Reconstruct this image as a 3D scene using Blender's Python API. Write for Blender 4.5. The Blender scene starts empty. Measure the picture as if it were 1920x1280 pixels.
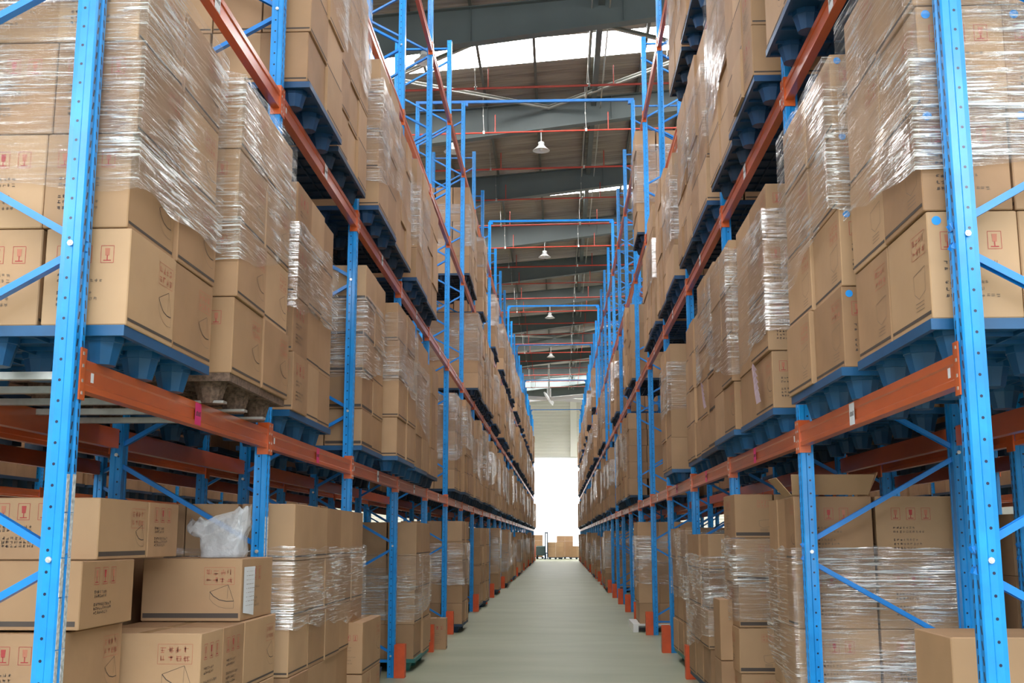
import bpy, math, random
from mathutils import Vector, Matrix, noise
R_ = random.Random(7)
C = bpy.context.scene.collection
sc = bpy.context.scene

# ------------------------------------------------------------------ camera, world, light, exposure
H_EYE = 1.425
cam_d = bpy.data.cameras.new('camera'); cam_d.sensor_width = 36.0; cam_d.lens = 2125 / 1920 * 36
cam_d.clip_end = 400
cam = bpy.data.objects.new('camera', cam_d); C.objects.link(cam)
cam.location = (0, 0, H_EYE)
cam.rotation_euler = (math.pi / 2 + 0.1727, 0, 0.0412)
sc.camera = cam
sc.view_settings.view_transform = 'Standard'; sc.view_settings.look = 'None'
sc.view_settings.gamma = 1.0; sc.view_settings.use_curve_mapping = False
sc.view_settings.exposure = 0.0
sc.cycles.use_denoising = True
sc.cycles.max_bounces = 8; sc.cycles.diffuse_bounces = 4; sc.cycles.glossy_bounces = 3
sc.cycles.transparent_max_bounces = 16; sc.cycles.sample_clamp_indirect = 16
w = bpy.data.worlds.new('world'); sc.world = w; w.use_nodes = True
w.node_tree.nodes['Background'].inputs[0].default_value = (0.80, 0.88, 1.0, 1)
w.node_tree.nodes['Background'].inputs[1].default_value = 1.5
SKY_STRENGTH = 19.0      # skylight strips
WIN_STRENGTH = 16.0      # windows and dock door behind the camera
END_STRENGTH = 1.5       # glow added to the white lower wall at the far end
Y0, B = 3.99, 2.75
AL, BR = 1.735, 1.41     # aisle planes of the left and right uprights
ZB = {1: 2.018, 2: 4.147, 3: 6.15, 4: 8.23}   # beam mid heights
ZT = 9.62
NF = 28

# ------------------------------------------------------------------ materials
MATS = {}
def nodes_of(name):
    m = bpy.data.materials.new(name); m.use_nodes = True
    nt = m.node_tree; return m, nt, nt.nodes, nt.links, nt.nodes['Principled BSDF']
def plain(name, col, rough=0.5, metal=0.0, noise_amt=0.0, scale=8.0, stretch=(1, 1, 1), bump=0.0, spec=0.5, coat=0.0):
    if name in MATS: return MATS[name]
    m, nt, N, L, P = nodes_of(name)
    P.inputs['Base Color'].default_value = (*col, 1); P.inputs['Roughness'].default_value = rough
    P.inputs['Metallic'].default_value = metal; P.inputs['Specular IOR Level'].default_value = spec
    P.inputs['Coat Weight'].default_value = coat; P.inputs['Coat Roughness'].default_value = 0.2
    if noise_amt or bump:
        tc = N.new('ShaderNodeTexCoord'); mp = N.new('ShaderNodeMapping'); mp.inputs['Scale'].default_value = stretch
        nz = N.new('ShaderNodeTexNoise'); nz.inputs['Scale'].default_value = scale; nz.inputs['Detail'].default_value = 5
        L.new(tc.outputs['Object'], mp.inputs['Vector']); L.new(mp.outputs[0], nz.inputs['Vector'])
        if noise_amt:
            r = N.new('ShaderNodeMapRange'); r.inputs['From Min'].default_value = .3; r.inputs['From Max'].default_value = .7
            r.inputs['To Min'].default_value = 1 - noise_amt; r.inputs['To Max'].default_value = 1 + noise_amt * .6
            L.new(nz.outputs['Fac'], r.inputs['Value'])
            mx = N.new('ShaderNodeVectorMath'); mx.operation = 'SCALE'; mx.inputs[0].default_value = col
            L.new(r.outputs[0], mx.inputs['Scale']); L.new(mx.outputs[0], P.inputs['Base Color'])
        if bump:
            b = N.new('ShaderNodeBump'); b.inputs['Strength'].default_value = bump; b.inputs['Distance'].default_value = .02
            L.new(nz.outputs['Fac'], b.inputs['Height']); L.new(b.outputs[0], P.inputs['Normal'])
    MATS[name] = m; return m
def emit(name, col, s):
    m, nt, N, L, P = nodes_of(name)
    P.inputs['Base Color'].default_value = (.8, .8, .8, 1)
    P.inputs['Emission Color'].default_value = (*col, 1); P.inputs['Emission Strength'].default_value = s
    return m

def cardboard(name, col, stain=0.0):
    """kraft board: every box (or island of a joined mesh) its own tone, faint fluting and grubbiness"""
    m, nt, N, L, P = nodes_of(name)
    oi = N.new('ShaderNodeObjectInfo'); gi = N.new('ShaderNodeNewGeometry')
    add = N.new('ShaderNodeMath'); add.operation = 'ADD'; L.new(oi.outputs['Random'], add.inputs[0]); L.new(gi.outputs['Random Per Island'], add.inputs[1])
    fr = N.new('ShaderNodeMath'); fr.operation = 'FRACT'; L.new(add.outputs[0], fr.inputs[0])
    cr = N.new('ShaderNodeValToRGB'); e = cr.color_ramp.elements
    e[0].position = 0; e[0].color = (col[0] * .84, col[1] * .80, col[2] * .78, 1)
    e[1].position = 1; e[1].color = (col[0] * 1.12, col[1] * 1.14, col[2] * 1.18, 1)
    L.new(fr.outputs[0], cr.inputs[0])
    tc = N.new('ShaderNodeTexCoord'); nz = N.new('ShaderNodeTexNoise'); nz.inputs['Scale'].default_value = 3; nz.inputs['Detail'].default_value = 6
    L.new(tc.outputs['Object'], nz.inputs['Vector'])
    r = N.new('ShaderNodeMapRange'); r.inputs['From Min'].default_value = .3; r.inputs['From Max'].default_value = .7
    r.inputs['To Min'].default_value = .90 - stain; r.inputs['To Max'].default_value = 1.05
    L.new(nz.outputs['Fac'], r.inputs['Value'])
    mx = N.new('ShaderNodeVectorMath'); mx.operation = 'SCALE'; L.new(cr.outputs[0], mx.inputs[0]); L.new(r.outputs[0], mx.inputs['Scale'])
    L.new(mx.outputs[0], P.inputs['Base Color']); P.inputs['Roughness'].default_value = .62; P.inputs['Specular IOR Level'].default_value = .3
    wv = N.new('ShaderNodeTexNoise'); wv.inputs['Scale'].default_value = 2.2; wv.inputs['Detail'].default_value = 3; L.new(tc.outputs['Object'], wv.inputs['Vector'])
    b = N.new('ShaderNodeBump'); b.inputs['Strength'].default_value = .35; b.inputs['Distance'].default_value = .03
    L.new(wv.outputs['Fac'], b.inputs['Height']); L.new(b.outputs[0], P.inputs['Normal'])
    MATS[name] = m; return m
CARD = cardboard('kraft_cardboard', (.46, .285, .155))
CARD2 = cardboard('worn_shaded_cardboard', (.40, .235, .125), .10)  # worn boxes, and a shaded tone for the background stacks
RED_INK = plain('red_print', (.42, .055, .05), .7)
RED_PALE = plain('pale_red_print', (.47, .17, .10), .7)
DARK_INK = plain('dark_print', (.075, .055, .045), .7)
GREY_INK = plain('grey_print', (.22, .15, .10), .7)
TAPE = plain('parcel_tape', (.42, .25, .12), .25)

def post_material():
    m, nt, N, L, P = nodes_of('blue_upright_paint')
    tc = N.new('ShaderNodeTexCoord'); sp = N.new('ShaderNodeSeparateXYZ'); L.new(tc.outputs['Object'], sp.inputs[0])
    ge = N.new('ShaderNodeTexCoord'); sn = N.new('ShaderNodeSeparateXYZ'); L.new(ge.outputs['Normal'], sn.inputs[0])
    def M(op, a, b=None, c=None):
        n = N.new('ShaderNodeMath'); n.operation = op
        for i, v in enumerate((a, b, c)):
            if v is None: continue
            if isinstance(v, (int, float)): n.inputs[i].default_value = v
            else: L.new(v, n.inputs[i])
        return n.outputs[0]
    zc = M('SUBTRACT', M('MODULO', sp.outputs[2], .075), .0375)
    # round holes on the faces that look along the aisle
    xc = M('ADD', sp.outputs[0], .050)
    d = M('SQRT', M('ADD', M('MULTIPLY', xc, xc), M('MULTIPLY', zc, zc)))
    rnd = M('MULTIPLY', M('LESS_THAN', d, .0055), M('GREATER_THAN', M('ABSOLUTE', sn.outputs[1]), .8))
    # two columns of slanted slots on the aisle face
    ya = M('SUBTRACT', M('ABSOLUTE', sp.outputs[1]), .024)
    z2 = M('SUBTRACT', M('MODULO', sp.outputs[2], .05), .025)
    sl = M('MULTIPLY', M('LESS_THAN', M('ABSOLUTE', M('ADD', ya, M('MULTIPLY', z2, .25))), .0055), M('LESS_THAN', M('ABSOLUTE', z2), .0145))
    sl = M('MULTIPLY', sl, M('GREATER_THAN', sn.outputs[0], .8))
    hole = M('MAXIMUM', rnd, sl)
    nz = N.new('ShaderNodeTexNoise'); nz.inputs['Scale'].default_value = 6; nz.inputs['Detail'].default_value = 6; L.new(tc.outputs['Object'], nz.inputs['Vector'])
    cr = N.new('ShaderNodeValToRGB'); e = cr.color_ramp.elements
    e[0].position = .35; e[0].color = (.004, .25, .68, 1); e[1].position = .7; e[1].color = (.006, .33, .85, 1)
    L.new(nz.outputs['Fac'], cr.inputs[0])
    mx = N.new('ShaderNodeMix'); mx.data_type = 'RGBA'; L.new(hole, mx.inputs[0]); L.new(cr.outputs[0], mx.inputs[6]); mx.inputs[7].default_value = (.004, .012, .05, 1)
    L.new(mx.outputs[2], P.inputs['Base Color']); P.inputs['Roughness'].default_value = .32
    P.inputs['Coat Weight'].default_value = .35; P.inputs['Coat Roughness'].default_value = .15
    return m
POST = post_material()
BRACE = plain('blue_brace_paint', (.004, .23, .72), .35, noise_amt=.12, scale=7, coat=.3)
ORANGE = plain('orange_beam_paint', (.62, .115, .022), .33, noise_amt=.22, scale=5, stretch=(1, .25, 1), coat=.35)
GUARD = plain('orange_guard_paint', (.75, .10, .02), .5, noise_amt=.15, scale=9)
STEEL = plain('galvanised_steel', (.55, .54, .50), .35, .6, noise_amt=.15, scale=20)
BOLT = plain('zinc_bolt', (.75, .75, .72), .3, .7)
PALB = plain('blue_plastic', (.003, .085, .22), .42, noise_amt=.18, scale=5, coat=.15)
PALN = plain('navy_plastic', (.006, .032, .075), .5, noise_amt=.2, scale=5)
PALG = plain('teal_plastic', (.02, .17, .15), .5, noise_amt=.2, scale=5)
PALW = plain('brown_fibre', (.16, .10, .07), .8, noise_amt=.6, scale=60)
WHITE = plain('white_enamel', (.80, .80, .78), .35)
PAPERW = plain('white_paper', (.75, .77, .80), .8)
PINK = plain('pink_label', (.80, .045, .22), .6)
LILAC = plain('lilac_paper', (.72, .55, .66), .8)
STICK = plain('blue_sticker', (.01, .30, .85), .5)
REDPIPE = plain('red_pipe_paint', (.50, .06, .035), .4)
RAFT = plain('grey_steel_paint', (.13, .155, .15), .55, noise_amt=.10, scale=1.2)
PURL = plain('dark_purlin', (.11, .11, .10), .6)
GALV = plain('light_brace_steel', (.42, .42, .38), .45)

def film_material():
    m, nt, N, L, P = nodes_of('stretch_film')
    out = N['Material Output']; N.remove(P)
    uv = N.new('ShaderNodeTexCoord')
    def nz(scale, det, sx, sy, rot=0.0):
        mp = N.new('ShaderNodeMapping'); mp.inputs['Scale'].default_value = (sx, sy, 1); mp.inputs['Rotation'].default_value = (0, 0, rot)
        L.new(uv.outputs['UV'], mp.inputs['Vector'])
        n = N.new('ShaderNodeTexNoise'); n.inputs['Scale'].default_value = scale; n.inputs['Detail'].default_value = det
        n.inputs['Distortion'].default_value = .6
        L.new(mp.outputs[0], n.inputs['Vector']); return n.outputs['Fac']
    a = nz(1, 3, 2.6, 85, .07); b = nz(1, 3, 4.5, 60, -.20); c = nz(1.7, 2, 1, 1.2)
    def M(op, x, y=None):
        n = N.new('ShaderNodeMath'); n.operation = op
        for i, v in enumerate((x, y)):
            if v is None: continue
            if isinstance(v, (int, float)): n.inputs[i].default_value = v
            else: L.new(v, n.inputs[i])
        return n.outputs[0]
    h = M('ADD', a, M('MULTIPLY', b, .7))
    bp = N.new('ShaderNodeBump'); bp.inputs['Strength'].default_value = .9; bp.inputs['Distance'].default_value = .03
    L.new(h, bp.inputs['Height'])
    g = N.new('ShaderNodeBsdfGlossy'); g.inputs['Roughness'].default_value = .11; L.new(bp.outputs[0], g.inputs['Normal'])
    g.inputs['Color'].default_value = (1, 1, 1, 1)
    t = N.new('ShaderNodeBsdfTransparent'); t.inputs[0].default_value = (.97, .965, .96, 1)
    df = N.new('ShaderNodeBsdfDiffuse'); df.inputs[0].default_value = (.88, .87, .85, 1)
    def R(x, a0, a1, b0, b1):
        r = N.new('ShaderNodeMapRange'); L.new(x, r.inputs['Value'])
        for nme, v in (('From Min', a0), ('From Max', a1), ('To Min', b0), ('To Max', b1)): r.inputs[nme].default_value = v
        return r.outputs[0]
    streak = R(a, .53, .64, 0, 1); patch = R(c, .40, .60, .12, 1.0); cross = R(b, .57, .68, 0, .9)
    fac = M('ADD', M('MULTIPLY', M('MAXIMUM', streak, cross), M('MULTIPLY', patch, .80)), R(c, .45, .62, .06, .24))
    m1 = N.new('ShaderNodeMixShader'); L.new(fac, m1.inputs[0]); L.new(t.outputs[0], m1.inputs[1]); L.new(g.outputs[0], m1.inputs[2])
    hz = R(M('MULTIPLY', M('MAXIMUM', streak, cross), patch), 0, 1, .03, .50)  # white mixed into the film colour along streaks, imitating silver glints
    m2 = N.new('ShaderNodeMixShader'); L.new(hz, m2.inputs[0]); L.new(m1.outputs[0], m2.inputs[1]); L.new(df.outputs[0], m2.inputs[2])
    L.new(m2.outputs[0], out.inputs[0])
    return m
FILM = film_material()
def bag_material():
    m, nt, N, L, P = nodes_of('clear_polythene')
    P.inputs['Base Color'].default_value = (.75, .77, .80, 1); P.inputs['Roughness'].default_value = .2
    P.inputs['Alpha'].default_value = .48; P.inputs['Coat Weight'].default_value = .6
    tc = N.new('ShaderNodeTexCoord'); n = N.new('ShaderNodeTexNoise'); n.inputs['Scale'].default_value = 14; n.inputs['Detail'].default_value = 4
    L.new(tc.outputs['Object'], n.inputs['Vector']); b = N.new('ShaderNodeBump'); b.inputs['Distance'].default_value = .03; L.new(n.outputs['Fac'], b.inputs['Height']); L.new(b.outputs[0], P.inputs['Normal'])
    return m
BAG = bag_material()

def floor_material():
    m, nt, N, L, P = nodes_of('painted_concrete')
    tc = N.new('ShaderNodeTexCoord'); mp = N.new('ShaderNodeMapping'); mp.inputs['Scale'].default_value = (.5, 1.2, 1); L.new(tc.outputs['Object'], mp.inputs[0])
    n = N.new('ShaderNodeTexNoise'); n.inputs['Scale'].default_value = 1.1; n.inputs['Detail'].default_value = 7; L.new(mp.outputs[0], n.inputs[0])
    cr = N.new('ShaderNodeValToRGB'); e = cr.color_ramp.elements
    e[0].position = .3; e[0].color = (.30, .325, .215, 1); e[1].position = .72; e[1].color = (.39, .415, .29, 1)
    L.new(n.outputs['Fac'], cr.inputs[0]); L.new(cr.outputs[0], P.inputs['Base Color'])
    P.inputs['Roughness'].default_value = .45
    b = N.new('ShaderNodeBump'); b.inputs['Strength'].default_value = .1; b.inputs['Distance'].default_value = .01; L.new(n.outputs['Fac'], b.inputs['Height']); L.new(b.outputs[0], P.inputs['Normal'])
    return m
def roof_material():
    m, nt, N, L, P = nodes_of('roof_insulation')
    tc = N.new('ShaderNodeTexCoord'); mp = N.new('ShaderNodeMapping'); mp.inputs['Scale'].default_value = (.35, 5, 1); L.new(tc.outputs['Object'], mp.inputs[0])
    n = N.new('ShaderNodeTexNoise'); n.inputs['Scale'].default_value = 1.6; n.inputs['Detail'].default_value = 6; L.new(mp.outputs[0], n.inputs[0])
    cr = N.new('ShaderNodeValToRGB'); e = cr.color_ramp.elements
    e[0].position = .3; e[0].color = (.22, .185, .15, 1); e[1].position = .7; e[1].color = (.44, .385, .32, 1)
    L.new(n.outputs['Fac'], cr.inputs[0]); L.new(cr.outputs[0], P.inputs['Base Color']); P.inputs['Roughness'].default_value = .5
    b = N.new('ShaderNodeBump'); b.inputs['Strength'].default_value = .7; b.inputs['Distance'].default_value = .08; L.new(n.outputs['Fac'], b.inputs['Height']); L.new(b.outputs[0], P.inputs['Normal'])
    return m
def ribbed_wall():
    m, nt, N, L, P = nodes_of('ribbed_wall_sheet')
    P.inputs['Base Color'].default_value = (.70, .68, .60, 1); P.inputs['Roughness'].default_value = .5
    tc = N.new('ShaderNodeTexCoord'); wv = N.new('ShaderNodeTexWave'); wv.wave_type = 'BANDS'; wv.bands_direction = 'Z'; wv.inputs['Scale'].default_value = 1.3
    L.new(tc.outputs['Object'], wv.inputs[0]); b = N.new('ShaderNodeBump'); b.inputs['Strength'].default_value = .4; b.inputs['Distance'].default_value = .05
    L.new(wv.outputs['Fac'], b.inputs['Height']); L.new(b.outputs[0], P.inputs['Normal']); return m

# ------------------------------------------------------------------ mesh helpers
class MB:
    def __init__(s): s.v = []; s.f = []; s.m = []; s.uv = None
    def quad(s, a, b, c, d, m=0):
        i = len(s.v); s.v += [tuple(a), tuple(b), tuple(c), tuple(d)]; s.f.append((i, i + 1, i + 2, i + 3)); s.m.append(m)
    def tri(s, a, b, c, m=0):
        i = len(s.v); s.v += [tuple(a), tuple(b), tuple(c)]; s.f.append((i, i + 1, i + 2)); s.m.append(m)
    def box(s, x0, x1, y0, y1, z0, z1, m=0):
        i = len(s.v)
        s.v += [(x0, y0, z0), (x1, y0, z0), (x1, y1, z0), (x0, y1, z0), (x0, y0, z1), (x1, y0, z1), (x1, y1, z1), (x0, y1, z1)]
        s.f += [(i, i + 3, i + 2, i + 1), (i + 4, i + 5, i + 6, i + 7), (i, i + 1, i + 5, i + 4), (i + 1, i + 2, i + 6, i + 5), (i + 2, i + 3, i + 7, i + 6), (i + 3, i, i + 4, i + 7)]
        s.m += [m] * 6
    def cbox(s, x0, x1, y0, y1, z0, z1, c=.004, m=0):
        """box with chamfered vertical edges and slightly sunk top rim"""
        i = len(s.v); P = [(x0 + c, y0), (x1 - c, y0), (x1, y0 + c), (x1, y1 - c), (x1 - c, y1), (x0 + c, y1), (x0, y1 - c), (x0, y0 + c)]
        n = 8; xm, ym = (x0 + x1) / 2, (y0 + y1) / 2
        for z, k in ((z0, 1 - c / (x1 - x0)), (z0 + c, 1), (z1 - c, 1), (z1, 1 - 2 * c / (x1 - x0))):
            for (x, y) in P: s.v.append((xm + (x - xm) * k, ym + (y - ym) * k, z))
        for r in range(3):
            for j in range(n):
                a = i + r * n + j; b2 = i + r * n + (j + 1) % n
                s.f.append((a, b2, b2 + n, a + n)); s.m.append(m)
        s.f.append(tuple(i + j for j in reversed(range(n)))); s.m.append(m)
        s.f.append(tuple(i + 3 * n + j for j in range(n))); s.m.append(m)
    def prism(s, prof, axis, t0, t1, m=0, caps=True):
        """extrude a 2D profile (list of (a,b)) along axis 'x','y' or 'z'"""
        def P(a, b, t): return {'x': (t, a, b), 'y': (a, t, b), 'z': (a, b, t)}[axis]
        i = len(s.v); n = len(prof)
        s.v += [P(a, b, t0) for a, b in prof] + [P(a, b, t1) for a, b in prof]
        for j in range(n):
            k = (j + 1) % n; s.f.append((i + j, i + k, i + n + k, i + n + j)); s.m.append(m)
        if caps:
            s.f.append(tuple(i + j for j in reversed(range(n)))); s.f.append(tuple(i + n + j for j in range(n))); s.m += [m, m]
    def bar(s, p, q, wd, th, up=(0, 0, 1), m=0, lip=0.0):
        """a channel or flat bar between two points"""
        p, q = Vector(p), Vector(q); d = (q - p).normalized(); sd = d.cross(Vector(up)).normalized(); u = sd.cross(d).normalized()
        i = len(s.v)
        if lip:
            pr = [(-wd / 2, 0), (wd / 2, 0), (wd / 2, lip), (wd / 2 - th, lip), (wd / 2 - th, th), (-wd / 2 + th, th), (-wd / 2 + th, lip), (-wd / 2, lip)]
        else:
            pr = [(-wd / 2, -th / 2), (wd / 2, -th / 2), (wd / 2, th / 2), (-wd / 2, th / 2)]
        n = len(pr)
        for o in (p, q):
            for a, b in pr: s.v.append(tuple(o + u * a + sd * b))
        for j in range(n):
            k = (j + 1) % n; s.f.append((i + j, i + k, i + n + k, i + n + j)); s.m.append(m)
        s.f.append(tuple(i + j for j in reversed(range(n)))); s.f.append(tuple(i + n + j for j in range(n))); s.m += [m, m]
    def tube(s, p, q, r, r2=None, n=10, m=0, caps=True):
        p, q = Vector(p), Vector(q); d = (q - p).normalized(); a = d.orthogonal().normalized(); b = d.cross(a)
        r2 = r if r2 is None else r2; i = len(s.v)
        for o, rr in ((p, r), (q, r2)):
            for k in range(n):
                t = 2 * math.pi * k / n; s.v.append(tuple(o + a * math.cos(t) * rr + b * math.sin(t) * rr))
        for k in range(n):
            l = (k + 1) % n; s.f.append((i + k, i + l, i + n + l, i + n + k)); s.m.append(m)
        if caps:
            s.f.append(tuple(i + j for j in reversed(range(n)))); s.f.append(tuple(i + n + j for j in range(n))); s.m += [m, m]
    def lathe(s, prof, n=20, m=0, c=(0, 0)):
        i = len(s.v)
        for r, z in prof:
            for k in range(n):
                t = 2 * math.pi * k / n; s.v.append((c[0] + r * math.cos(t), c[1] + r * math.sin(t), z))
        for j in range(len(prof) - 1):
            for k in range(n):
                l = (k + 1) % n; a = i + j * n; s.f.append((a + k, a + l, a + n + l, a + n + k)); s.m.append(m)
    def mesh(s, name, mats, smooth=False):
        me = bpy.data.meshes.new(name); me.from_pydata(s.v, [], s.f)
        for mm in mats: me.materials.append(mm)
        if len(mats) > 1: me.polygons.foreach_set('material_index', s.m)
        if smooth: me.polygons.foreach_set('use_smooth', [True] * len(me.polygons))
        me.update(); return me
    def build(s, name, mats, parent=None, loc=(0, 0, 0), smooth=False):
        return ob(name, s.mesh(name, mats if isinstance(mats, (list, tuple)) else [mats], smooth), parent, loc)
def ob(name, me, parent=None, loc=(0, 0, 0), rz=0.0):
    o = bpy.data.objects.new(name, me); C.objects.link(o); o.location = loc
    if rz: o.rotation_euler = (0, 0, rz)
    if parent: o.parent = parent
    return o
def tag(o, label, cat, group=None):
    o['label'] = label; o['category'] = cat
    if group: o['group'] = group
    return o
def struct(o, name=None):
    o['kind'] = 'structure'; return o
def empty(name, loc=(0, 0, 0), rz=0.0):
    o = ob(name, None, None, loc, rz); o.empty_display_size = .1; return o
ORD = ['zeroth', 'first', 'second', 'third', 'fourth', 'fifth', 'sixth', 'seventh', 'eighth', 'ninth', 'tenth', 'eleventh', 'twelfth', 'thirteenth', 'fourteenth',
       'fifteenth', 'sixteenth', 'seventeenth', 'eighteenth', 'nineteenth', 'twentieth'] + ['twenty-' + x for x in
       ('first', 'second', 'third', 'fourth', 'fifth', 'sixth', 'seventh', 'eighth', 'ninth')] + ['thirtieth'] + ['thirty-' + x for x in
       ('first', 'second', 'third', 'fourth', 'fifth', 'sixth', 'seventh', 'eighth', 'ninth')] + ['fortieth'] + ['forty-' + x for x in
       ('first', 'second', 'third', 'fourth', 'fifth', 'sixth', 'seventh', 'eighth', 'ninth')] + ['fiftieth'] + ['fifty-' + x for x in ('first', 'second', 'third', 'fourth', 'fifth', 'sixth')]

# ------------------------------------------------------------------ the setting
XW, YW0, YW1 = 24.0, -10.0, 89.5
def zroof(x): return 13.45 + .08 * x
f = MB(); f.box(-XW, XW, YW0, YW1, -.2, 0); struct(f.build('floor', floor_material()))
roofm = roof_material()
SKY = emit('skylight_sheet', (1.0, 1.0, 1.0), SKY_STRENGTH)
sky_y = [(-6.2, -5.0), (5.8, 7.0), (14.0, 15.2), (25.85, 27.25), (37.3, 38.75), (49.2, 50.4), (61.2, 62.4), (73.2, 74.4), (80.5, 83.0)]  # last strip is added above the end bay to brighten it
c = MB(); ya = YW0
def roof_strip(mb, y0, y1, th=.12):
    i = len(mb.v); xs = (-XW, XW)
    for z_ in (0, th):
        for x in xs:
            for y in (y0, y1): mb.v.append((x, y, zroof(x) + z_))
    a = i; mb.f += [(a, a + 1, a + 3, a + 2), (a + 4, a + 6, a + 7, a + 5), (a, a + 2, a + 6, a + 4), (a + 1, a + 5, a + 7, a + 3), (a, a + 4, a + 5, a + 1), (a + 2, a + 3, a + 7, a + 6)]; mb.m += [0] * 6
for s0, s1 in sky_y:
    roof_strip(c, ya, s0); ya = s1
roof_strip(c, ya, YW1)
ceil = struct(c.build('ceiling', roofm))
for i, (s0, s1) in enumerate(sky_y):
    m_ = MB(); roof_strip(m_, s0, s1, .03); struct(m_.build('window_%d' % (i + 2), SKY))
# purlins run along the building under the sheets
pm = MB(); pm.prism([(-.035, 0), (.035, 0), (.035, .012), (-.02, .012), (-.02, .19), (-.035, .19)], 'y', YW0, YW1)
pme = pm.mesh('purlin', [PURL])
for k in range(-12, 13):
    x = -.53 + 1.37 * k
    ob('purlin', pme, ceil, (x, 0, zroof(x) - .2))
tb = MB(); tb.prism([(-.07, 0), (.07, 0), (.07, .2), (-.07, .2)], 'y', YW0, YW1); ob('ridge_strut', tb.mesh('ridge_strut', [RAFT]), ceil, (1.02, 0, zroof(1) - .42))
cd = MB(); cd.tube((0, YW0, 0), (0, YW1, 0), .018, n=6)
cm = cd.mesh('conduit', [GALV])
for x in (.80, 1.20): ob('conduit', cm, ceil, (x, 0, zroof(1) - .48))
# roof bracing in the bays that show it
for n_, (yb0, yb1) in enumerate(((23.7, 29.4), (59.4, 65.2))):
    for (xa, xb) in ((-8.0, -.2), (-.2, 7.6)):
        for (p, q) in (((xa, yb0), (xb, yb1)), ((xa, yb1), (xb, yb0))):
            b_ = MB(); b_.bar((p[0], p[1], zroof(p[0]) - .42), (q[0], q[1], zroof(q[0]) - .42), .09, .012, (0, 0, 1), lip=.08)
            b_.build('roof_brace', GALV, ceil)
# walls
wl = MB(); wl.box(-XW - .3, -XW, YW0, YW1, 0, 15); struct(wl.build('wall_left', plain('wall_paint', (.34, .34, .32), .8)))
wr = MB(); wr.box(XW, XW + .3, YW0, YW1, 0, 16); struct(wr.build('wall_right', MATS['wall_paint']))
we = MB(); we.box(-XW, -4.2, YW1, YW1 + .3, 0, 16); we.box(4.2, XW, YW1, YW1 + .3, 0, 16); we.box(-4.2, 4.2, YW1, YW1 + .3, 7.75, 16)
struct(we.build('wall_far', ribbed_wall()))
dp = MB()
for k in range(7): dp.box(-4.2, 4.2, YW1 + .05, YW1 + .12, k * 1.107, k * 1.107 + 1.09)
dfar = struct(dp.build('wall_glow_panel', emit('glowing_wall_panel', (1.0, 1.0, 1.0), END_STRENGTH)))  # added glow standing in for the brightly lit white wall
df2 = MB(); df2.box(-4.3, -4.2, YW1 - .05, YW1 + .1, 0, 7.85); df2.box(4.2, 4.3, YW1 - .05, YW1 + .1, 0, 7.85); df2.box(-4.3, 4.3, YW1 - .05, YW1 + .1, 7.72, 7.8)
df2.build('panel_frame', WHITE, dfar)
co = MB(); co.box(.92, 1.42, YW1 - .35, YW1 - .002, 7.8, 13.4); struct(co.build('trim_1', plain('cream_column', (.78, .76, .68), .6)))
# the wall behind the camera: a loading door and a row of windows let the daylight in
wb = MB()
wb.box(-XW, -5, YW0 - .3, YW0, 0, 4.6); wb.box(5, XW, YW0 - .3, YW0, 0, 4.6); wb.box(-XW, XW, YW0 - .3, YW0, 4.6, 6.2); wb.box(-XW, XW, YW0 - .3, YW0, 9.2, 16)
wins = [(-16 + 4.1 * k, -16 + 4.1 * k + 3.0) for k in range(8)]
prev = -XW
for x0, x1 in wins: wb.box(prev, x0, YW0 - .3, YW0, 6.2, 9.2); prev = x1
wb.box(prev, XW, YW0 - .3, YW0, 6.2, 9.2)
struct(wb.build('wall_back', MATS['wall_paint']))
WINM = emit('window_daylight', (.84, .93, 1.0), WIN_STRENGTH)
wp = MB(); wp.quad((-XW, YW0 - .2, 6.2), (XW, YW0 - .2, 6.2), (XW, YW0 - .2, 9.2), (-XW, YW0 - .2, 9.2)); wo = struct(wp.build('window_1', WINM))
mu = MB()
for x0, x1 in wins:
    for j in range(1, 4): mu.box(x0 + j * .75 - .03, x0 + j * .75 + .03, YW0 - .18, YW0 - .1, 6.2, 9.2)
    mu.box(x0, x1, YW0 - .18, YW0 - .1, 7.66, 7.74)
mu.build('window_frame', WHITE, wo)
dk = MB(); dk.quad((-5, YW0 - .2, 0), (5, YW0 - .2, 0), (5, YW0 - .2, 4.6), (-5, YW0 - .2, 4.6)); struct(dk.build('door_2', emit('door_daylight', (.86, .94, 1.0), WIN_STRENGTH * .26)))

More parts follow.
